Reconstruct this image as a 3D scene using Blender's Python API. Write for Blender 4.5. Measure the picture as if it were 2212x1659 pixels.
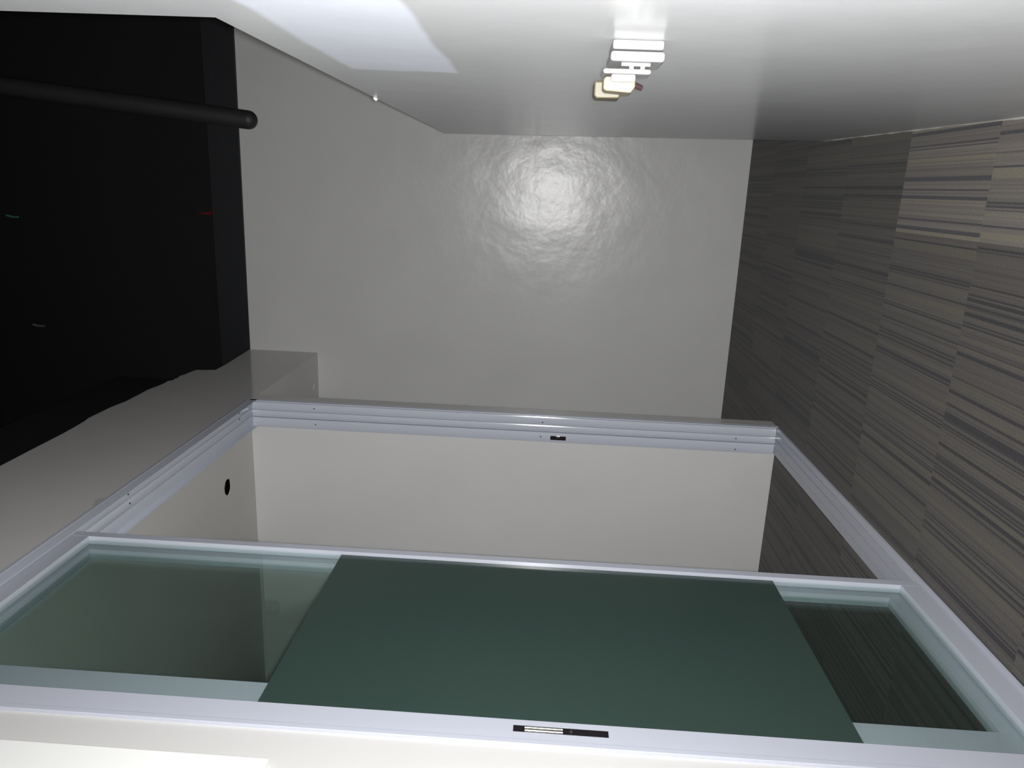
import bpy, bmesh, math, random
from mathutils import Vector, Matrix
random.seed(7)
S = bpy.context.scene
C = S.collection
for o in list(bpy.data.objects):
    bpy.data.objects.remove(o)

# ------------------------------------------------------------------ camera
# the phone was held sideways: the world's up points to the left of the frame
PITCH, YAW, ROLL, FPX = 0.03947, 0.26238, -0.05084, 1597.4
def room_rot():
    a, b, c = PITCH, YAW, ROLL
    Rx = Matrix(((1,0,0),(0,math.cos(a),-math.sin(a)),(0,math.sin(a),math.cos(a))))
    Rz = Matrix(((math.cos(b),-math.sin(b),0),(math.sin(b),math.cos(b),0),(0,0,1)))
    Ry = Matrix(((math.cos(c),0,math.sin(c)),(0,1,0),(-math.sin(c),0,math.cos(c))))
    return Rz @ Rx @ Ry
R = room_rot()
right, fwd, up = R @ Vector((1,0,0)), R @ Vector((0,1,0)), R @ Vector((0,0,1))
cd = bpy.data.cameras.new('camera'); cam = bpy.data.objects.new('camera', cd); C.objects.link(cam)
cd.sensor_fit = 'HORIZONTAL'; cd.sensor_width = 36.0; cd.lens = FPX * 36.0 / 2212.0
cd.clip_start = 0.01; cd.clip_end = 60
M = Matrix.Identity(4)
for i, v in enumerate((-up, right, -fwd)):
    for j in range(3): M[j][i] = v[j]
M.translation = Vector((0, 0, 1.0))
cam.matrix_world = M
S.camera = cam

# ------------------------------------------------------------------ world and light
W = bpy.data.worlds.new('world'); S.world = W; W.use_nodes = True
W.node_tree.nodes['Background'].inputs[0].default_value = (0.75, 0.8, 0.9, 1)
W.node_tree.nodes['Background'].inputs[1].default_value = 0.0
S.view_settings.view_transform = 'Standard'; S.view_settings.look = 'None'
S.view_settings.exposure = 0.0; S.view_settings.gamma = 1.0
S.view_settings.use_curve_mapping = False
# the phone's own flash, the only lamp on when the picture was taken
fl = bpy.data.lights.new('phone_flash', 'SPOT'); flo = bpy.data.objects.new('phone_flash', fl); C.objects.link(flo)
fl.energy = 178.0; fl.color = (1.0, 0.99, 0.985); fl.shadow_soft_size = 0.012
fl.spot_size = math.radians(168); fl.spot_blend = 1.0
flash_dir = (fwd + right*0.34 - up*0.0).normalized()
flo.matrix_world = Matrix.Translation(Vector((0.0, 0.0, 0.992))) @ flash_dir.to_track_quat('-Z', 'Y').to_matrix().to_4x4()

# ------------------------------------------------------------------ helpers
def nt(name):
    m = bpy.data.materials.new(name); m.use_nodes = True
    return m, m.node_tree, m.node_tree.nodes['Principled BSDF']
def N(t, typ, **kw):
    n = t.nodes.new(typ)
    for k, v in kw.items():
        if hasattr(n, k): setattr(n, k, v)
        else: n.inputs[k].default_value = v
    return n
def mth(t, op, a, b=None, c=None):
    n = t.nodes.new('ShaderNodeMath'); n.operation = op
    for i, v in enumerate((a, b, c)):
        if v is None: continue
        if isinstance(v, (int, float)): n.inputs[i].default_value = v
        else: t.links.new(v, n.inputs[i])
    return n.outputs[0]
def simple(name, col, rough=.5, metal=0.0, bump=0.0, bscale=200, spec=.5):
    m, t, b = nt(name)
    b.inputs['Base Color'].default_value = (*col, 1); b.inputs['Roughness'].default_value = rough
    b.inputs['Metallic'].default_value = metal; b.inputs['Specular IOR Level'].default_value = spec
    tc = N(t, 'ShaderNodeTexCoord')
    nz = N(t, 'ShaderNodeTexNoise'); nz.inputs['Scale'].default_value = bscale
    t.links.new(tc.outputs['Object'], nz.inputs['Vector'])
    mr = N(t, 'ShaderNodeMapRange'); mr.inputs['To Min'].default_value = rough*.9; mr.inputs['To Max'].default_value = min(1, rough*1.1)
    t.links.new(nz.outputs[0], mr.inputs['Value']); t.links.new(mr.outputs[0], b.inputs['Roughness'])
    if bump:
        bp = N(t, 'ShaderNodeBump'); bp.inputs['Strength'].default_value = bump; bp.inputs['Distance'].default_value = .002
        t.links.new(nz.outputs[0], bp.inputs['Height']); t.links.new(bp.outputs[0], b.inputs['Normal'])
    return m
def paint(name, col, rough, lump=.35, lumpscale=7.0, dist=.004, fine=.1, patch=None, spec=.5):
    """glossy enamel over hand trowelled plaster"""
    m, t, b = nt(name)
    geo = N(t, 'ShaderNodeNewGeometry')
    n1 = N(t, 'ShaderNodeTexNoise'); n1.inputs['Scale'].default_value = lumpscale; n1.inputs['Detail'].default_value = 4
    n2 = N(t, 'ShaderNodeTexNoise'); n2.inputs['Scale'].default_value = 90; n2.inputs['Detail'].default_value = 3
    for n in (n1, n2): t.links.new(geo.outputs['Position'], n.inputs['Vector'])
    b1 = N(t, 'ShaderNodeBump'); b1.inputs['Strength'].default_value = lump; b1.inputs['Distance'].default_value = dist
    b2 = N(t, 'ShaderNodeBump'); b2.inputs['Strength'].default_value = fine; b2.inputs['Distance'].default_value = .0006
    t.links.new(n1.outputs[0], b1.inputs['Height']); t.links.new(n2.outputs[0], b2.inputs['Height'])
    t.links.new(b1.outputs[0], b2.inputs['Normal']); t.links.new(b2.outputs[0], b.inputs['Normal'])
    # faint roller mottling of the colour
    mx = N(t, 'ShaderNodeMix', data_type='RGBA')
    mx.inputs[6].default_value = (*[c*.95 for c in col], 1); mx.inputs[7].default_value = (*[min(1, c*1.04) for c in col], 1)
    n3 = N(t, 'ShaderNodeTexNoise'); n3.inputs['Scale'].default_value = 3.0
    t.links.new(geo.outputs['Position'], n3.inputs['Vector']); t.links.new(n3.outputs[0], mx.inputs[0])
    out = mx.outputs[2]
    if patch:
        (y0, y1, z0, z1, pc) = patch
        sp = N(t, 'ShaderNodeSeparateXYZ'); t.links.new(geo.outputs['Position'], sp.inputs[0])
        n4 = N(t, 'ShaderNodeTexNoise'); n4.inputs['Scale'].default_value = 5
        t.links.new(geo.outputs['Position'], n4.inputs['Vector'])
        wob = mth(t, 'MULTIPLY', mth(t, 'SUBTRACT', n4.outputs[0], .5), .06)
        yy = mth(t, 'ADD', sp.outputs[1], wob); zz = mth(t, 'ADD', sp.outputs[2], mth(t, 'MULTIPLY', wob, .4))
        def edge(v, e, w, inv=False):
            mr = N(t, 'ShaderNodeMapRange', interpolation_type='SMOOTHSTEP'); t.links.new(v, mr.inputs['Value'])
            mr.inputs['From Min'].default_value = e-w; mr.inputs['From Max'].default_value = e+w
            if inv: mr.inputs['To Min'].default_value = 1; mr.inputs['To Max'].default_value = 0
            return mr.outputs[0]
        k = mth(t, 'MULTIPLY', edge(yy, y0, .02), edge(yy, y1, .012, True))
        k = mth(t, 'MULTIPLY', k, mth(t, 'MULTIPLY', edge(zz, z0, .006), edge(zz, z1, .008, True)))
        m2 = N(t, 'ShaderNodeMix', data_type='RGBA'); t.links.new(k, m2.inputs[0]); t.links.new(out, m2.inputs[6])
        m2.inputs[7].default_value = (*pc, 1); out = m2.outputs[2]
    t.links.new(out, b.inputs['Base Color'])
    b.inputs['Roughness'].default_value = rough; b.inputs['Specular IOR Level'].default_value = spec
    return m
def carpet():
    m, t, b = nt('striped_carpet')
    geo = N(t, 'ShaderNodeNewGeometry'); sp = N(t, 'ShaderNodeSeparateXYZ'); t.links.new(geo.outputs['Position'], sp.inputs[0])
    X, Y = sp.outputs[0], sp.outputs[1]
    tx = mth(t, 'FLOOR', mth(t, 'DIVIDE', mth(t, 'ADD', X, .085), .43))
    ty = mth(t, 'FLOOR', mth(t, 'DIVIDE', mth(t, 'SUBTRACT', Y, 1.803), .43))
    cb = N(t, 'ShaderNodeCombineXYZ'); t.links.new(tx, cb.inputs[0]); t.links.new(ty, cb.inputs[1])
    wn = N(t, 'ShaderNodeTexWhiteNoise', noise_dimensions='3D'); t.links.new(cb.outputs[0], wn.inputs['Vector'])
    # stripes run away from the camera; each tile has its own slice of the stripe pattern
    wv = N(t, 'ShaderNodeTexNoise', noise_dimensions='1D'); wv.inputs['Scale'].default_value = 9
    t.links.new(Y, wv.inputs['W'])
    s = mth(t, 'ADD', X, mth(t, 'MULTIPLY', wn.outputs[0], 9.0))
    def lines(freq, off):
        f = mth(t, 'FLOOR', mth(t, 'ADD', mth(t, 'MULTIPLY', s, freq), off))
        w = N(t, 'ShaderNodeTexWhiteNoise', noise_dimensions='1D'); t.links.new(f, w.inputs['W']); return w.outputs[0]
    a = mth(t, 'ADD', mth(t, 'MULTIPLY', lines(85, 0), .5), mth(t, 'MULTIPLY', lines(230, .3), .5))
    cr = N(t, 'ShaderNodeValToRGB'); t.links.new(a, cr.inputs[0])
    el = cr.color_ramp.elements
    el[0].position = 0.0; el[0].color = (.042, .042, .052, 1)
    el[1].position = 1.0; el[1].color = (.165, .152, .118, 1)
    for p, c in ((.27, (.050, .050, .060)), (.33, (.110, .104, .100)), (.55, (.138, .127, .122)), (.72, (.155, .145, .135)), (.84, (.170, .160, .125))):
        e = el.new(p); e.color = (*c, 1)
    # slow colour drift: mauve and olive zones
    n0 = N(t, 'ShaderNodeTexNoise'); n0.inputs['Scale'].default_value = 2.6; t.links.new(geo.outputs['Position'], n0.inputs['Vector'])
    drift = N(t, 'ShaderNodeMix', data_type='RGBA', blend_type='MIX')
    drift.inputs[6].default_value = (1.06, .98, 1.0, 1); drift.inputs[7].default_value = (1.0, 1.02, .88, 1)
    t.links.new(n0.outputs[0], drift.inputs[0])
    mu = N(t, 'ShaderNodeMix', data_type='RGBA', blend_type='MULTIPLY'); mu.inputs[0].default_value = 1
    t.links.new(cr.outputs[0], mu.inputs[6]); t.links.new(drift.outputs[2], mu.inputs[7])
    # yarn
    mp = N(t, 'ShaderNodeMapping'); mp.inputs['Scale'].default_value = (1, .35, 1); t.links.new(geo.outputs['Position'], mp.inputs[0])
    n1 = N(t, 'ShaderNodeTexNoise'); n1.inputs['Scale'].default_value = 420; n1.inputs['Detail'].default_value = 2
    t.links.new(mp.outputs[0], n1.inputs['Vector'])
    yarn = mth(t, 'ADD', mth(t, 'MULTIPLY', n1.outputs[0], .7), .65)
    # random tone per tile, paler in the near rows and most beside the partition
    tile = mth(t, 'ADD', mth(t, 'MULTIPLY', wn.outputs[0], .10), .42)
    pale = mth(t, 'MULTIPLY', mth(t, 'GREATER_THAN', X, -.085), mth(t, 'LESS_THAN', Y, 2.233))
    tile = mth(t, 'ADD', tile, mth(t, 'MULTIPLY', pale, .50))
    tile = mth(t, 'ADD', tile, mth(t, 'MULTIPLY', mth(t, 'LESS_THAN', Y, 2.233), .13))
    f = mth(t, 'MULTIPLY', yarn, tile)
    sc = N(t, 'ShaderNodeVectorMath', operation='SCALE'); t.links.new(mu.outputs[2], sc.inputs[0]); t.links.new(f, sc.inputs['Scale'])
    t.links.new(sc.outputs[0], b.inputs['Base Color'])
    b.inputs['Roughness'].default_value = .95; b.inputs['Specular IOR Level'].default_value = .15
    b.inputs['Sheen Weight'].default_value = .15
    bp = N(t, 'ShaderNodeBump'); bp.inputs['Strength'].default_value = .5; bp.inputs['Distance'].default_value = .003
    t.links.new(mth(t, 'ADD', n1.outputs[0], a), bp.inputs['Height']); t.links.new(bp.outputs[0], b.inputs['Normal'])
    return m
def glass(name, tint, refl=1.0):
    m = bpy.data.materials.new(name); m.use_nodes = True; t = m.node_tree
    for n in list(t.nodes): t.nodes.remove(n)
    o = N(t, 'ShaderNodeOutputMaterial'); tr = N(t, 'ShaderNodeBsdfTransparent'); gl = N(t, 'ShaderNodeBsdfGlossy')
    tr.inputs[0].default_value = (*tint, 1); gl.inputs['Roughness'].default_value = .02; gl.inputs[0].default_value = (.92, 1.0, .96, 1)
    lw = N(t, 'ShaderNodeLayerWeight'); lw.inputs['Blend'].default_value = .5
    fr = mth(t, 'ADD', .035, mth(t, 'MULTIPLY', mth(t, 'POWER', lw.outputs['Facing'], 5.0), .9))
    mx = N(t, 'ShaderNodeMixShader'); t.links.new(mth(t, 'MULTIPLY', fr, refl), mx.inputs[0])
    t.links.new(tr.outputs[0], mx.inputs[1]); t.links.new(gl.outputs[0], mx.inputs[2]); t.links.new(mx.outputs[0], o.inputs[0])
    return m

def box(bm, x0, x1, y0, y1, z0, z1):
    vs = [bm.verts.new(p) for p in ((x0,y0,z0),(x1,y0,z0),(x1,y1,z0),(x0,y1,z0),(x0,y0,z1),(x1,y0,z1),(x1,y1,z1),(x0,y1,z1))]
    for f in ((0,3,2,1),(4,5,6,7),(0,1,5,4),(1,2,6,5),(2,3,7,6),(3,0,4,7)): bm.faces.new([vs[i] for i in f])
def prism(bm, pts, d):
    """pts: closed loop of 3D points, d: extrusion vector"""
    d = Vector(d); a = [bm.verts.new(p) for p in pts]; b = [bm.verts.new(Vector(p)+d) for p in pts]
    n = len(pts)
    bm.faces.new(a); bm.faces.new(b[::-1])
    for i in range(n): bm.faces.new((a[i], b[i], b[(i+1) % n], a[(i+1) % n]))
def cyl(bm, p0, p1, r, n=24, r1=None, round1=False):
    p0, p1 = Vector(p0), Vector(p1); ax = (p1-p0).normalized()
    u = ax.orthogonal().normalized(); v = ax.cross(u); r1 = r if r1 is None else r1
    rings = [(p0, r), (p1, r1)]
    if round1:
        rings = [(p0, r)] + [(p0 + ax*((p1-p0).length - r1*(1-math.sin(a))), r1*math.cos(a)) for a in [i*math.pi/2/8 for i in range(8)]]
    R_ = []
    for p, rr in rings: R_.append([bm.verts.new(p + (u*math.cos(2*math.pi*i/n) + v*math.sin(2*math.pi*i/n))*rr) for i in range(n)])
    for a, b in zip(R_, R_[1:]):
        for i in range(n): bm.faces.new((a[i], a[(i+1) % n], b[(i+1) % n], b[i]))
    bm.faces.new(R_[0][::-1]); bm.faces.new(R_[-1])
def obj(name, bm, mat, parent=None, bevel=0.0, smooth=False, label=None):
    root = parent
    while root is not None and root.parent is not None: root = root.parent
    if root is not None: bmesh.ops.translate(bm, verts=bm.verts, vec=-Vector(root['base']))
    bmesh.ops.recalc_face_normals(bm, faces=bm.faces)
    me = bpy.data.meshes.new(name); bm.to_mesh(me); bm.free()
    o = bpy.data.objects.new(name, me); C.objects.link(o); me.materials.append(mat)
    if parent: o.parent = parent
    if smooth:
        for p in me.polygons: p.use_smooth = True
        me.set_sharp_from_angle(angle=math.radians(40))
    if bevel:
        md = o.modifiers.new('bevel', 'BEVEL'); md.width = bevel; md.segments = 2; md.limit_method = 'ANGLE'; md.angle_limit = math.radians(40)
        md.harden_normals = True
        for p in me.polygons: p.use_smooth = True
    if label: o['label'] = label
    return o
def empty(name, loc, label, cat=None, kind=None, group=None):
    o = bpy.data.objects.new(name, None); C.objects.link(o); o.location = loc; o['base'] = list(loc)
    o['label'] = label
    if cat: o['category'] = cat
    if kind: o['kind'] = kind
    if group: o['group'] = group
    return o
def tag(o, label, cat=None, kind=None):
    o['label'] = label
    if cat: o['category'] = cat
    if kind: o['kind'] = kind
    return o
def B(*boxes):
    bm = bmesh.new()
    for b in boxes: box(bm, *b)
    return bm

# ------------------------------------------------------------------ materials
M_back = paint('enamel_back', (.71, .71, .705), .28, lump=.50, lumpscale=6, dist=.009, fine=.05)
M_left = paint('enamel_left', (.62, .612, .60), .12, lump=.08, lumpscale=3, dist=.003, fine=.03)
M_room = paint('enamel_room', (.74, .735, .725), .38, lump=.15, lumpscale=4)
M_soff = paint('ceiling_paint', (.66, .65, .62), .5, lump=.1)
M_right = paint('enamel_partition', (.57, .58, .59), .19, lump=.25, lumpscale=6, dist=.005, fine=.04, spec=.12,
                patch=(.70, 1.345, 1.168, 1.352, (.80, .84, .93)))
M_black = simple('black_paint', (.013, .014, .017), .6, bump=.3, bscale=30)
M_deck = simple('black_deck', (.003, .003, .0035), .8, bump=.3, bscale=20)
M_pipe = simple('black_pipe', (.022, .023, .022), .55)
M_alu = simple('white_aluminium', (.48, .50, .57), .22, spec=.6, bscale=900)
M_alu_in = simple('white_aluminium_channel', (.60, .635, .72), .13, spec=.4, bscale=900)
M_glass = glass('green_glass', (.87, .91, .895))
M_film = simple('frosted_green_film', (.032, .056, .048), .22, bscale=300, spec=.6)
M_dark = simple('dark_metal', (.03, .025, .03), .35, metal=.6)
M_chrome = simple('chrome', (.75, .73, .68), .16, metal=1.0)
M_white = simple('white_plastic', (.30, .30, .298), .45)
M_ivory = simple('ivory_plastic', (.215, .190, .128), .5)
M_ivory2 = simple('aged_ivory_plastic', (.095, .084, .050), .5)
M_caulk = simple('filler', (.68, .67, .64), .7, bump=.5, bscale=60)
M_red = simple('red_plastic', (.20, .006, .008), .4)
M_hole = simple('hole_lining', (.02, .018, .015), .9)
M_board = simple('white_board', (.9, .9, .88), .3)

# ------------------------------------------------------------------ room shell
D, ZW, XL, XR, ZR = 3.958, 2.628, -.938, .181, 2.248
def slant_wall():      # the end wall is a hair out of square
    bm = bmesh.new(); f = lambda x: D + .008*(x+.35)
    prism(bm, [(-3.6, f(-3.6), 0), (3.2, f(3.2), 0), (3.2, f(3.2)+.1, 0), (-3.6, f(-3.6)+.1, 0)], (0, 0, ZW)); return bm
tag(obj('floor', B((-3.6, 3.2, -2.2, 4.2, -.1, 0)), carpet()), 'dark grey and tan striped carpet tiles across the whole floor', kind='structure')
tag(obj('wall_back', slant_wall(), M_back), 'glossy grey-white end wall facing the camera with a warm flash reflection', kind='structure')
# partition on the right: full height near the camera, chest height beyond it
bm = bmesh.new()
prof = [(-2.2, 0), (2.945, 0), (2.93, 1.412), (.95, 1.412), (.95, 1.6), (.952, ZW), (-2.2, ZW)]
def xr(y, z):   # the plaster leans out a little at the far foot
    k = max(0.0, min(1.0, (y-1.6)/1.35)); return .1805 + .024*k*(1 - z/1.412 if z < 1.412 else 0)
rows = 12
# front face gridded so that the lean can follow the height
ys = [-2.2, -.6, .3, .95] + [.95 + (2.945-.95)*i/10 for i in range(1, 11)]
zs = [0, .2, .5, .9, 1.2, 1.412]
gv = {}
def end_y(z): return 2.948 - .02*z/1.412
for yi, y in enumerate(ys):
    for zi, z in enumerate(zs):
        yy = end_y(z) if yi == len(ys)-1 else y
        gv[(yi, zi, 0)] = bm.verts.new((xr(yy, z), yy, z)); gv[(yi, zi, 1)] = bm.verts.new((.30, yy, z))
for yi in range(len(ys)-1):
    for zi in range(len(zs)-1):
        for s in (0, 1): bm.faces.new([gv[(yi+a, zi+b_, s)] for a, b_ in ((0,0),(1,0),(1,1),(0,1))])
for zi in range(len(zs)-1):
    for yi in (0, len(ys)-1): bm.faces.new((gv[(yi,zi,0)], gv[(yi,zi,1)], gv[(yi,zi+1,1)], gv[(yi,zi+1,0)]))
for yi in range(3, len(ys)-1): bm.faces.new((gv[(yi,5,0)], gv[(yi+1,5,0)], gv[(yi+1,5,1)], gv[(yi,5,1)]))
for yi in range(len(ys)-1): bm.faces.new((gv[(yi,0,0)], gv[(yi+1,0,0)], gv[(yi+1,0,1)], gv[(yi,0,1)]))
up_ = {}
for yi in range(4):
    for s in (0, 1): up_[(yi, s)] = bm.verts.new((.1795 if s == 0 else .30, ys[yi], ZW))
for yi in range(3):
    for s in (0, 1): bm.faces.new((gv[(yi,5,s)], gv[(yi+1,5,s)], up_[(yi+1,s)], up_[(yi,s)]))
    bm.faces.new((up_[(yi,0)], up_[(yi+1,0)], up_[(yi+1,1)], up_[(yi,1)]))
for yi in (0, 3): bm.faces.new((gv[(yi,5,0)], gv[(yi,5,1)], up_[(yi,1)], up_[(yi,0)]))
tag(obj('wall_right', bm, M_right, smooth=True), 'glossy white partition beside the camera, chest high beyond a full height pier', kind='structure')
# filler bead where the partition meets the carpet
bm = bmesh.new(); prev = None; n = 90
for i in range(n+1):
    y = -.5 + (2.94+.5)*i/n; x = xr(y, 0); w = .001 + random.random()*.003; h = .002 + random.random()*.004
    cur = [bm.verts.new(p) for p in ((x+.002, y, -.001), (x-w, y, -.001), (x-w*.5, y, h*.7), (x+.002, y, h+.004))]
    if prev:
        for k in range(3): bm.faces.new((prev[k], cur[k], cur[k+1], prev[k+1]))
    prev = cur
tag(obj('trim_1', bm, M_caulk), 'ragged white filler bead along the foot of the partition', kind='structure')

# wall on the left with the door opening and the passage beyond it
YN, YF, YC = 1.088, 3.002, 3.0925
top = [(3.958, 2.63), (3.80, 2.622), (3.60, 2.611), (3.475, 2.612), (3.462, 2.66), (3.455, 2.70), (3.41, 2.708), (3.364, 2.712), (3.33, 2.722), (3.30, 2.714),
       (3.274, 2.719), (3.25, 2.712), (3.236, 2.73), (3.20, 2.726), (3.14, 2.731), (3.08, 2.741), (3.0, 2.739), (2.9, 2.737), (2.8, 2.75), (2.66, 2.752), (2.62, 2.744), (2.55, 2.738),
       (2.476, 2.734), (2.3, 2.732), (2.144, 2.729), (2.0, 2.726), (1.7, 2.73), (1.2, 2.728), (-2.2, 2.73)]
loop = [(-2.2, 0), (YN, 0), (YN, ZR), (YF, ZR), (YF, 0), (YC, 0), (YC, ZR), (D, ZR)] + top
bm = bmesh.new(); prism(bm, [(XL, y, z) for y, z in loop], (-.115, 0, 0))
tag(obj('wall_left', bm, M_left), 'glossy grey wall with the sliding door opening and a lintel over the passage', kind='structure')
tag(obj('wall_side_room', B((-3.4, -1.053, YF, YC, 0, ZR)), M_room), 'pale grey wall seen through the open door', kind='structure')
tag(obj('wall_side_room_far', B((-3.5, -3.4, .2, D, 0, ZR)), M_room), 'far side wall of the small room behind the glass', kind='structure')
tag(obj('wall_side_room_near', B((-3.4, -1.053, .5, .6, 0, ZR)), M_room), 'near end wall of the small room behind the glass', kind='structure')
# ceiling slab over the small room and the passage, with two torn holes
def slab(x0, x1, y0, y1, z0, z1, cx, cy, ra, rb, jag, notch):
    bm = bmesh.new(); n = 40
    out = [bm.verts.new(p + (z0,)) for p in ((x0,y0),(x1,y0),(x1,y1),(x0,y1))]
    ring = []
    for i in range(n):
        a = 2*math.pi*i/n; k = 1 + jag*(random.random()-.5)
        if abs(a-math.pi*notch) < .35: k *= .62
        ring.append(bm.verts.new((cx + ra*k*math.cos(a), cy + rb*k*math.sin(a), z0)))
    es = [bm.edges.new((out[i], out[(i+1) % 4])) for i in range(4)] + [bm.edges.new((ring[i], ring[(i+1) % n])) for i in range(n)]
    bmesh.ops.triangle_fill(bm, edges=es, use_beauty=True)
    # triangle_fill may cover the hole: drop any face inside the ring
    for f in [f for f in bm.faces if all(v in ring for v in f.verts)]: bm.faces.remove(f)
    r = bmesh.ops.extrude_face_region(bm, geom=list(bm.faces))
    bmesh.ops.translate(bm, vec=(0, 0, z1-z0), verts=[v for v in r['geom'] if isinstance(v, bmesh.types.BMVert)])
    return bm
tag(obj('ceiling_side_room', slab(-3.4, -1.053, .6, YF, ZR, ZR+.003, -1.226, 2.729, .034, .030, .10, 0.03), M_soff), 'grey ceiling of the small room with a round cut hole', kind='structure')
tag(obj('ceiling_passage', slab(-3.4, -1.053, YC, D, ZR, ZR+.002, -1.113, 3.868, .013, .020, .9, .5), M_left), 'low ceiling of the passage beyond the door with a small torn hole', kind='structure')
tag(obj('ceiling', B((-3.6, 3.2, -2.2, 4.3, 4.2, 4.3)), M_deck), 'black painted slab high above the walls', kind='structure')
tag(obj('wall_upper_back', B((-3.6, 3.2, D+.10, D+.14, ZW+.17, 4.2)), M_deck), 'black upper wall above the end wall', kind='structure')
tag(obj('wall_upper_left', B((-1.75, -1.70, -2.2, D+.09, 2.3, 4.2)), M_deck), 'black upper wall above the left wall', kind='structure')
tag(obj('wall_far_right', B((3.08, 3.2, -2.2, D, 0, 4.2)), M_back), 'plain wall beyond the low partition', kind='structure')
tag(obj('trim_2', B((-1.2, 3.2, D-.004, D+.095, ZW, ZW+.17)), M_black, bevel=.004), 'black band along the top of the end wall', kind='structure')
# ------------------------------------------------------------------ black services overhead
o = obj('duct', B((-1.30, -1.06, -1.0, 3.70, 2.745, 3.25)), M_black, bevel=.006)
tag(o, 'black rectangular duct running along the top of the left wall', 'duct')
bm = bmesh.new(); p0, p1 = Vector((.395, 3.3, 4.08)), Vector((.224, 3.3, 2.275))
cyl(bm, p0, p1, .039, 28, round1=True)
o = empty('hanging_pipe', (.395, 3.3, 4.2), 'thick black pipe hanging down in front of the end wall with a rounded end', 'pipe')
obj('pipe', bm, M_pipe, o, smooth=True)
bm = bmesh.new(); cyl(bm, (.403, 3.3, 4.2), (.395, 3.3, 4.06), .06, 28); obj('ceiling_flange', bm, M_black, o, smooth=True)
bm = bmesh.new(); prism(bm, [(-.20, D-.02, 2.80), (-.213, D-.02, 2.803), (-.207, D-.02, 2.875)], (0, .03, 0))
prism(bm, [(-.213, D-.02, 2.797), (-.193, D-.02, 2.797), (-.193, D-.02, 2.803), (-.213, D-.02, 2.803)], (0, .12, 0))
tag(obj('red_tag', bm, M_red), 'tiny red pointed tag on the black band high on the end wall', 'tag')
for loc, mat, lab in (((-.245, 3.6, 3.64), simple('teal_metal', (.05, .14, .12), .4), 'small teal wire clip up in the black void nearest the pipe'),
                 ((-.80, 3.66, 3.62), simple('grey_metal', (.12, .12, .11), .4), 'small grey wire clip up in the black void near the duct')):
    r = empty('wire_clip', loc, lab, 'clip', group='wire clips overhead')
    x, y, z = loc
    bm = bmesh.new(); cyl(bm, (x, y, z-.03), (x, y, z+.0), .005, 10); cyl(bm, (x, y, z), (x+.006, y, z+.03), .006, 10); obj('clip_body', bm, mat, r, smooth=True)
    bm = bmesh.new(); cyl(bm, (x, y, z+.02), (x, y, 4.2), .0025, 8); obj('wire', bm, M_deck, r)

# ------------------------------------------------------------------ sliding door
door = empty('door_1', (-.99, 2.0, 0), 'white aluminium sliding door, open, with green glass panels', kind='structure')
XA, XB = -.932, -1.052         # front and back of the frame
def crown(x0, x1, h, rise):
    """points across one gently crowned aluminium face"""
    return [(x0 + (x1-x0)*k/6, h + rise*(1-(k/3-1)**2)) for k in range(7)]
def ribbed(lips, grooves, h):
    P = [(XA, 0), (XA, h+.004), (-.9345, h+.005), (-.9375, h+.004), (-.9378, h-.006), (-.9400, h-.006)]
    xs = [-.9403] + [g for gr in grooves for g in gr] + [XB+.001]
    for k in range(0, len(xs), 2):
        x0, x1 = xs[k], xs[k+1]
        P += crown(x0, x1, h, lips)
        if k+2 < len(xs): P += [(x1-.0003, h-.010), (xs[k+2]+.0003, h-.010)]
    return P + [(XB, h-.002), (XB, 0)]
GR = ((-.9745, -.9762), (-1.0050, -1.0088))
def jamb_profile(yb, s):
    """plan outline of a side jamb; s = +1 far jamb (channels open towards -Y), -1 near jamb"""
    return [(x, yb - s*h) for x, h in ribbed(.0033, GR, .012)]
HZ = ZR
bm = bmesh.new(); prism(bm, [(x, y, .010) for x, y in jamb_profile(YF+.001, 1)], (0, 0, HZ-.012))
jf = obj('far_jamb', bm, M_alu_in, door, smooth=True)
bm = bmesh.new(); prism(bm, [(x, y, .010) for x, y in jamb_profile(YN-.001, -1)], (0, 0, HZ-.012))
jn = obj('near_jamb', bm, M_alu, door, smooth=True)
# head: channels open downwards
def run(bm, prof, y0, y1):
    prism(bm, [(x, y0, z) for x, z in prof], (0, y1-y0, 0))
head = [(XA, HZ), (XA, HZ-.031), (-.9328, HZ-.031), (-.9333, HZ-.004), (-.9350, HZ-.004)]
for a_, b_ in ((-.9355, -.9655), (-.9685, -.9975), (-1.0005, -1.0465)):
    head += [(x, HZ-h) for x, h in crown(a_, b_, .012, .0015)]
    if b_ > -1.04: head += [(b_-.0003, HZ-.004), (b_-.0027, HZ-.004)]
head += [(-1.047, HZ-.028), (XB, HZ-.028), (XB, HZ)]
bm = bmesh.new(); run(bm, head, YN, YF); hd = obj('head_track', bm, M_alu_in, door, smooth=True)
# lip that laps over the wall face round the opening
bm = B((XL-.002, XL+.007, YN-.012, YN, 0.0, HZ+.012), (XL-.002, XL+.007, YF, YF+.006, 0.0, HZ+.012), (XL-.002, XL+.007, YN, YF, HZ, HZ+.012))
obj('casing_lip', bm, M_alu, door, bevel=.0015)
sill = [(XA-.002, 0), (XA-.003, .007), (-.9530, .010), (-.9536, .004), (-.9552, .004), (-.9556, .010), (-.9830, .010), (-.9836, .003), (-.9856, .003),
        (-.9860, .010), (-1.0180, .010), (-1.0184, .005), (-1.0200, .005), (-1.0204, .009), (-1.048, .008), (XB, .005), (XB, 0)]
bm = bmesh.new(); run(bm, sill, YN, YF); obj('sill_track', bm, M_alu, door)
def screw(p, ax, parent, mat=M_dark, r=.0035):
    bm = bmesh.new(); p = Vector(p); cyl(bm, p, p + Vector(ax)*.0015, r, 14); obj('screw', bm, mat, parent)
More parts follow.
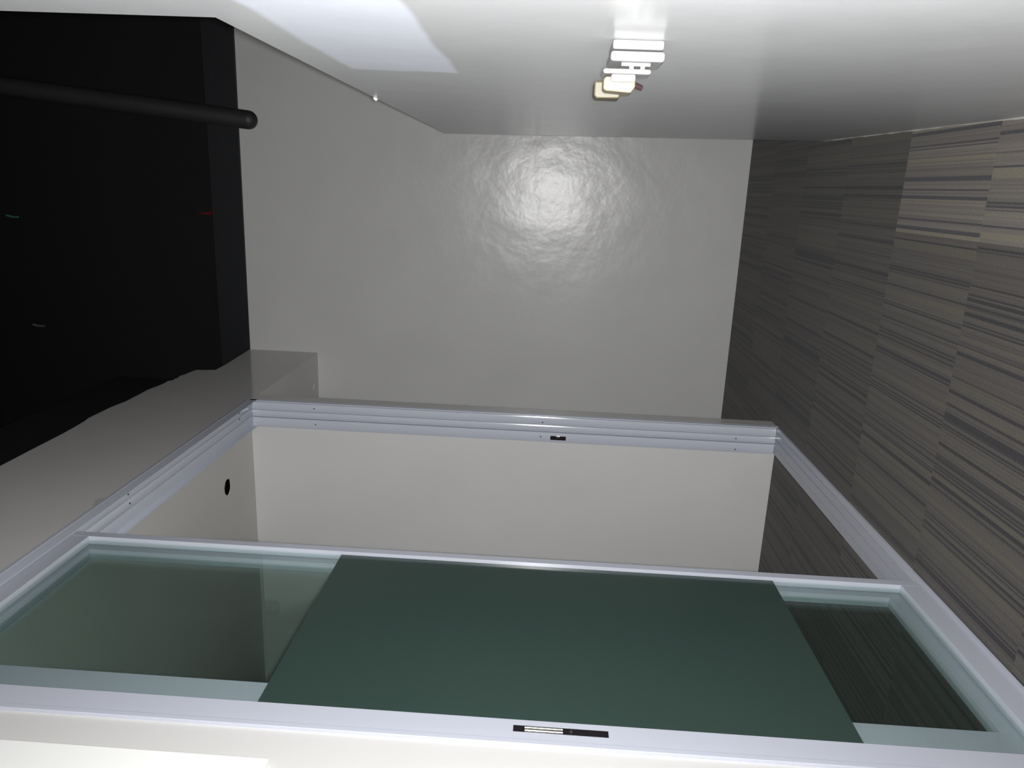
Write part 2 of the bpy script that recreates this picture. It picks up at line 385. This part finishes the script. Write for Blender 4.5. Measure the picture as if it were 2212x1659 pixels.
for x, z in ((-.957, 1.966), (-1.028, 1.962), (-.964, .986), (-1.028, .991), (-.990, .172), (-1.038, .170)): screw((x, YF-.0120, z), (0, -2.0, 0), jf, r=.0028)
for x, y in ((-.975, 2.848), (-.950, 2.849), (-.950, 2.02), (-.982, 2.024)): screw((x, y, HZ-.0105), (0, 0, -3), hd, r=.0028)
# strike plate on the far jamb
bm = B((-1.040, -1.022, YF-.0150, YF-.010, .884, .950)); sk = obj('strike_plate', bm, M_dark, jf, bevel=.001, label='dark metal strike plate')
bm = B((-1.030, -1.020, YF-.019, YF-.013, .908, .926)); obj('strike_tongue', bm, M_chrome, jf, bevel=.002, label='bright metal tongue of the strike')

def panel(xf, xg, xb, y0, y1, wn, wf, zb, zt, label, film):
    """one sliding sash: xf/xb front and back of the profile, xg the glass plane"""
    z0, z1 = .013, 2.226
    bm = B((xb, xf, y0, y0+wn, z0, z1), (xb, xf, y1-wf, y1, z0, z1), (xb, xf, y0+wn, y1-wf, z0, zb), (xb, xf, y0+wn, y1-wf, zt, z1))
    s = obj('sliding_panel', bm, M_alu, door, bevel=.0009, label=label)
    obj('glass_pane', B((xg-.002, xg+.002, y0+wn-.004, y1-wf+.004, zb-.004, zt+.004)), M_glass, s, label='tinted green glass')
    if film:
        obj('frosted_film', B((xg+.0021, xg+.0027, y0+wn, y1-wf, .383, 1.500)), M_film, s, label='dark green frosted band across the glass')
    return s
p1 = panel(-.942, -.954, -.965, 1.104, 1.757, .044, .024, .062, 2.178, 'front sliding panel nearest the corridor', True)
p2 = panel(-.968, -.9815, -.995, 1.104, 1.742, .131, .030, .095, 2.166, 'second sliding panel behind the front one', True)
# latch let into the near stile of the front panel
lt = obj('latch', B((-.9425, -.9412, 1.1165, 1.132, .848, 1.019)), M_dark, p1, label='dark metal latch set into the stile')
bm = bmesh.new(); cyl(bm, (-.9415, 1.1205, .930), (-.9415, 1.1205, .998), .0038, 16); cyl(bm, (-.9418, 1.1285, .930), (-.9418, 1.1285, .998), .0022, 16)
obj('latch_lever', bm, M_chrome, p1, smooth=True, label='chrome latch lever')
screw((-.9412, 1.124, .915), (1, 0, 0), p1, M_chrome, .003)

# flat bright board on the wall just this side of the door
o = obj('wall_board', B((XL, XL+.010, .45, .999, 1.417, 2.35)), M_board, bevel=.002)
tag(o, 'bright white flat board on the cream wall in front of the latch side of the door', 'board')

# ------------------------------------------------------------------ socket and plug on the partition
o = empty('wall_socket', (.1805, 1.033, .902), 'white two-layer electrical socket box on the glossy partition behind the plug', 'socket')
obj('back_box', B((.1690, .1805, 1.001, 1.066, .8685, .9325)), M_white, o, bevel=.003)
obj('face_plate', B((.1550, .1675, 1.000, 1.067, .8665, .9345)), M_white, o, bevel=.004)
pl = empty('plug', (.155, 1.03, .905), 'ivory and white plug pushed into the wall socket', 'plug')
obj('plug_neck', B((.1505, .155, 1.008, 1.040, .883, .920)), M_white, pl, bevel=.001)
bm = bmesh.new()
for zz in (.890, .904): box(bm, .1465, .1515, 1.006, 1.014, zz, zz+.006)
obj('rib', bm, M_white, pl, bevel=.001)
obj('flange', B((.1405, .1470, 1.002, 1.045, .882, .9425)), M_white, pl, bevel=.003)
bm = bmesh.new()
prism(bm, [(.1405, 1.002, .932), (.1405, 1.002, .901), (.131, 1.002, .901), (.131, 1.002, .932)], (0, .04, 0))
obj('plug_shoulder', bm, M_white, pl, bevel=.0025)
bm = bmesh.new()
prism(bm, [(.1345, 1.006, .941), (.138, 1.006, .938), (.138, 1.006, .9005), (.126, 1.006, .9005), (.1185, 1.006, .9055), (.1205, 1.006, .937), (.1225, 1.006, .941)], (0, .04, 0))
obj('plug_body', bm, M_ivory, pl, bevel=.003)
bm = bmesh.new()
prism(bm, [(.136, 1.035, .951), (.136, 1.035, .916), (.1165, 1.035, .916), (.1145, 1.035, .919), (.1145, 1.035, .947), (.1175, 1.035, .951)], (0, .035, 0))
obj('adapter_block', bm, M_ivory2, pl, bevel=.003, label='aged ivory adapter block')
bm = bmesh.new(); cyl(bm, (.130, 1.015, .902), (.1265, 1.02, .891), .0035, 12); obj('cord_stub', bm, simple('maroon_plastic', (.03, .012, .016), .5), pl, smooth=True, label='maroon cord stub')

# small round caps on the partition
bm = bmesh.new(); cyl(bm, (.1815, 1.779, 1.408), (.1765, 1.779, 1.4125), .0055, 16)
tag(obj('round_cap', bm, M_caulk, smooth=True), 'small round off-white cap at the top edge of the low partition', 'cap')
# dab of dried filler on the wall above the door head
bm = bmesh.new()
prism(bm, [(XL+.001, 1.90, 2.262), (XL+.001, 1.95, 2.263), (XL+.001, 1.955, 2.275), (XL+.001, 1.93, 2.282), (XL+.001, 1.925, 2.272), (XL+.001, 1.905, 2.274)], (.003, 0, 0))
tag(obj('filler_dab', bm, simple('grey_filler', (.40, .39, .37), .8), bevel=.0008), 'small rough grey dab of dried filler on the wall just above the door frame', 'filler')
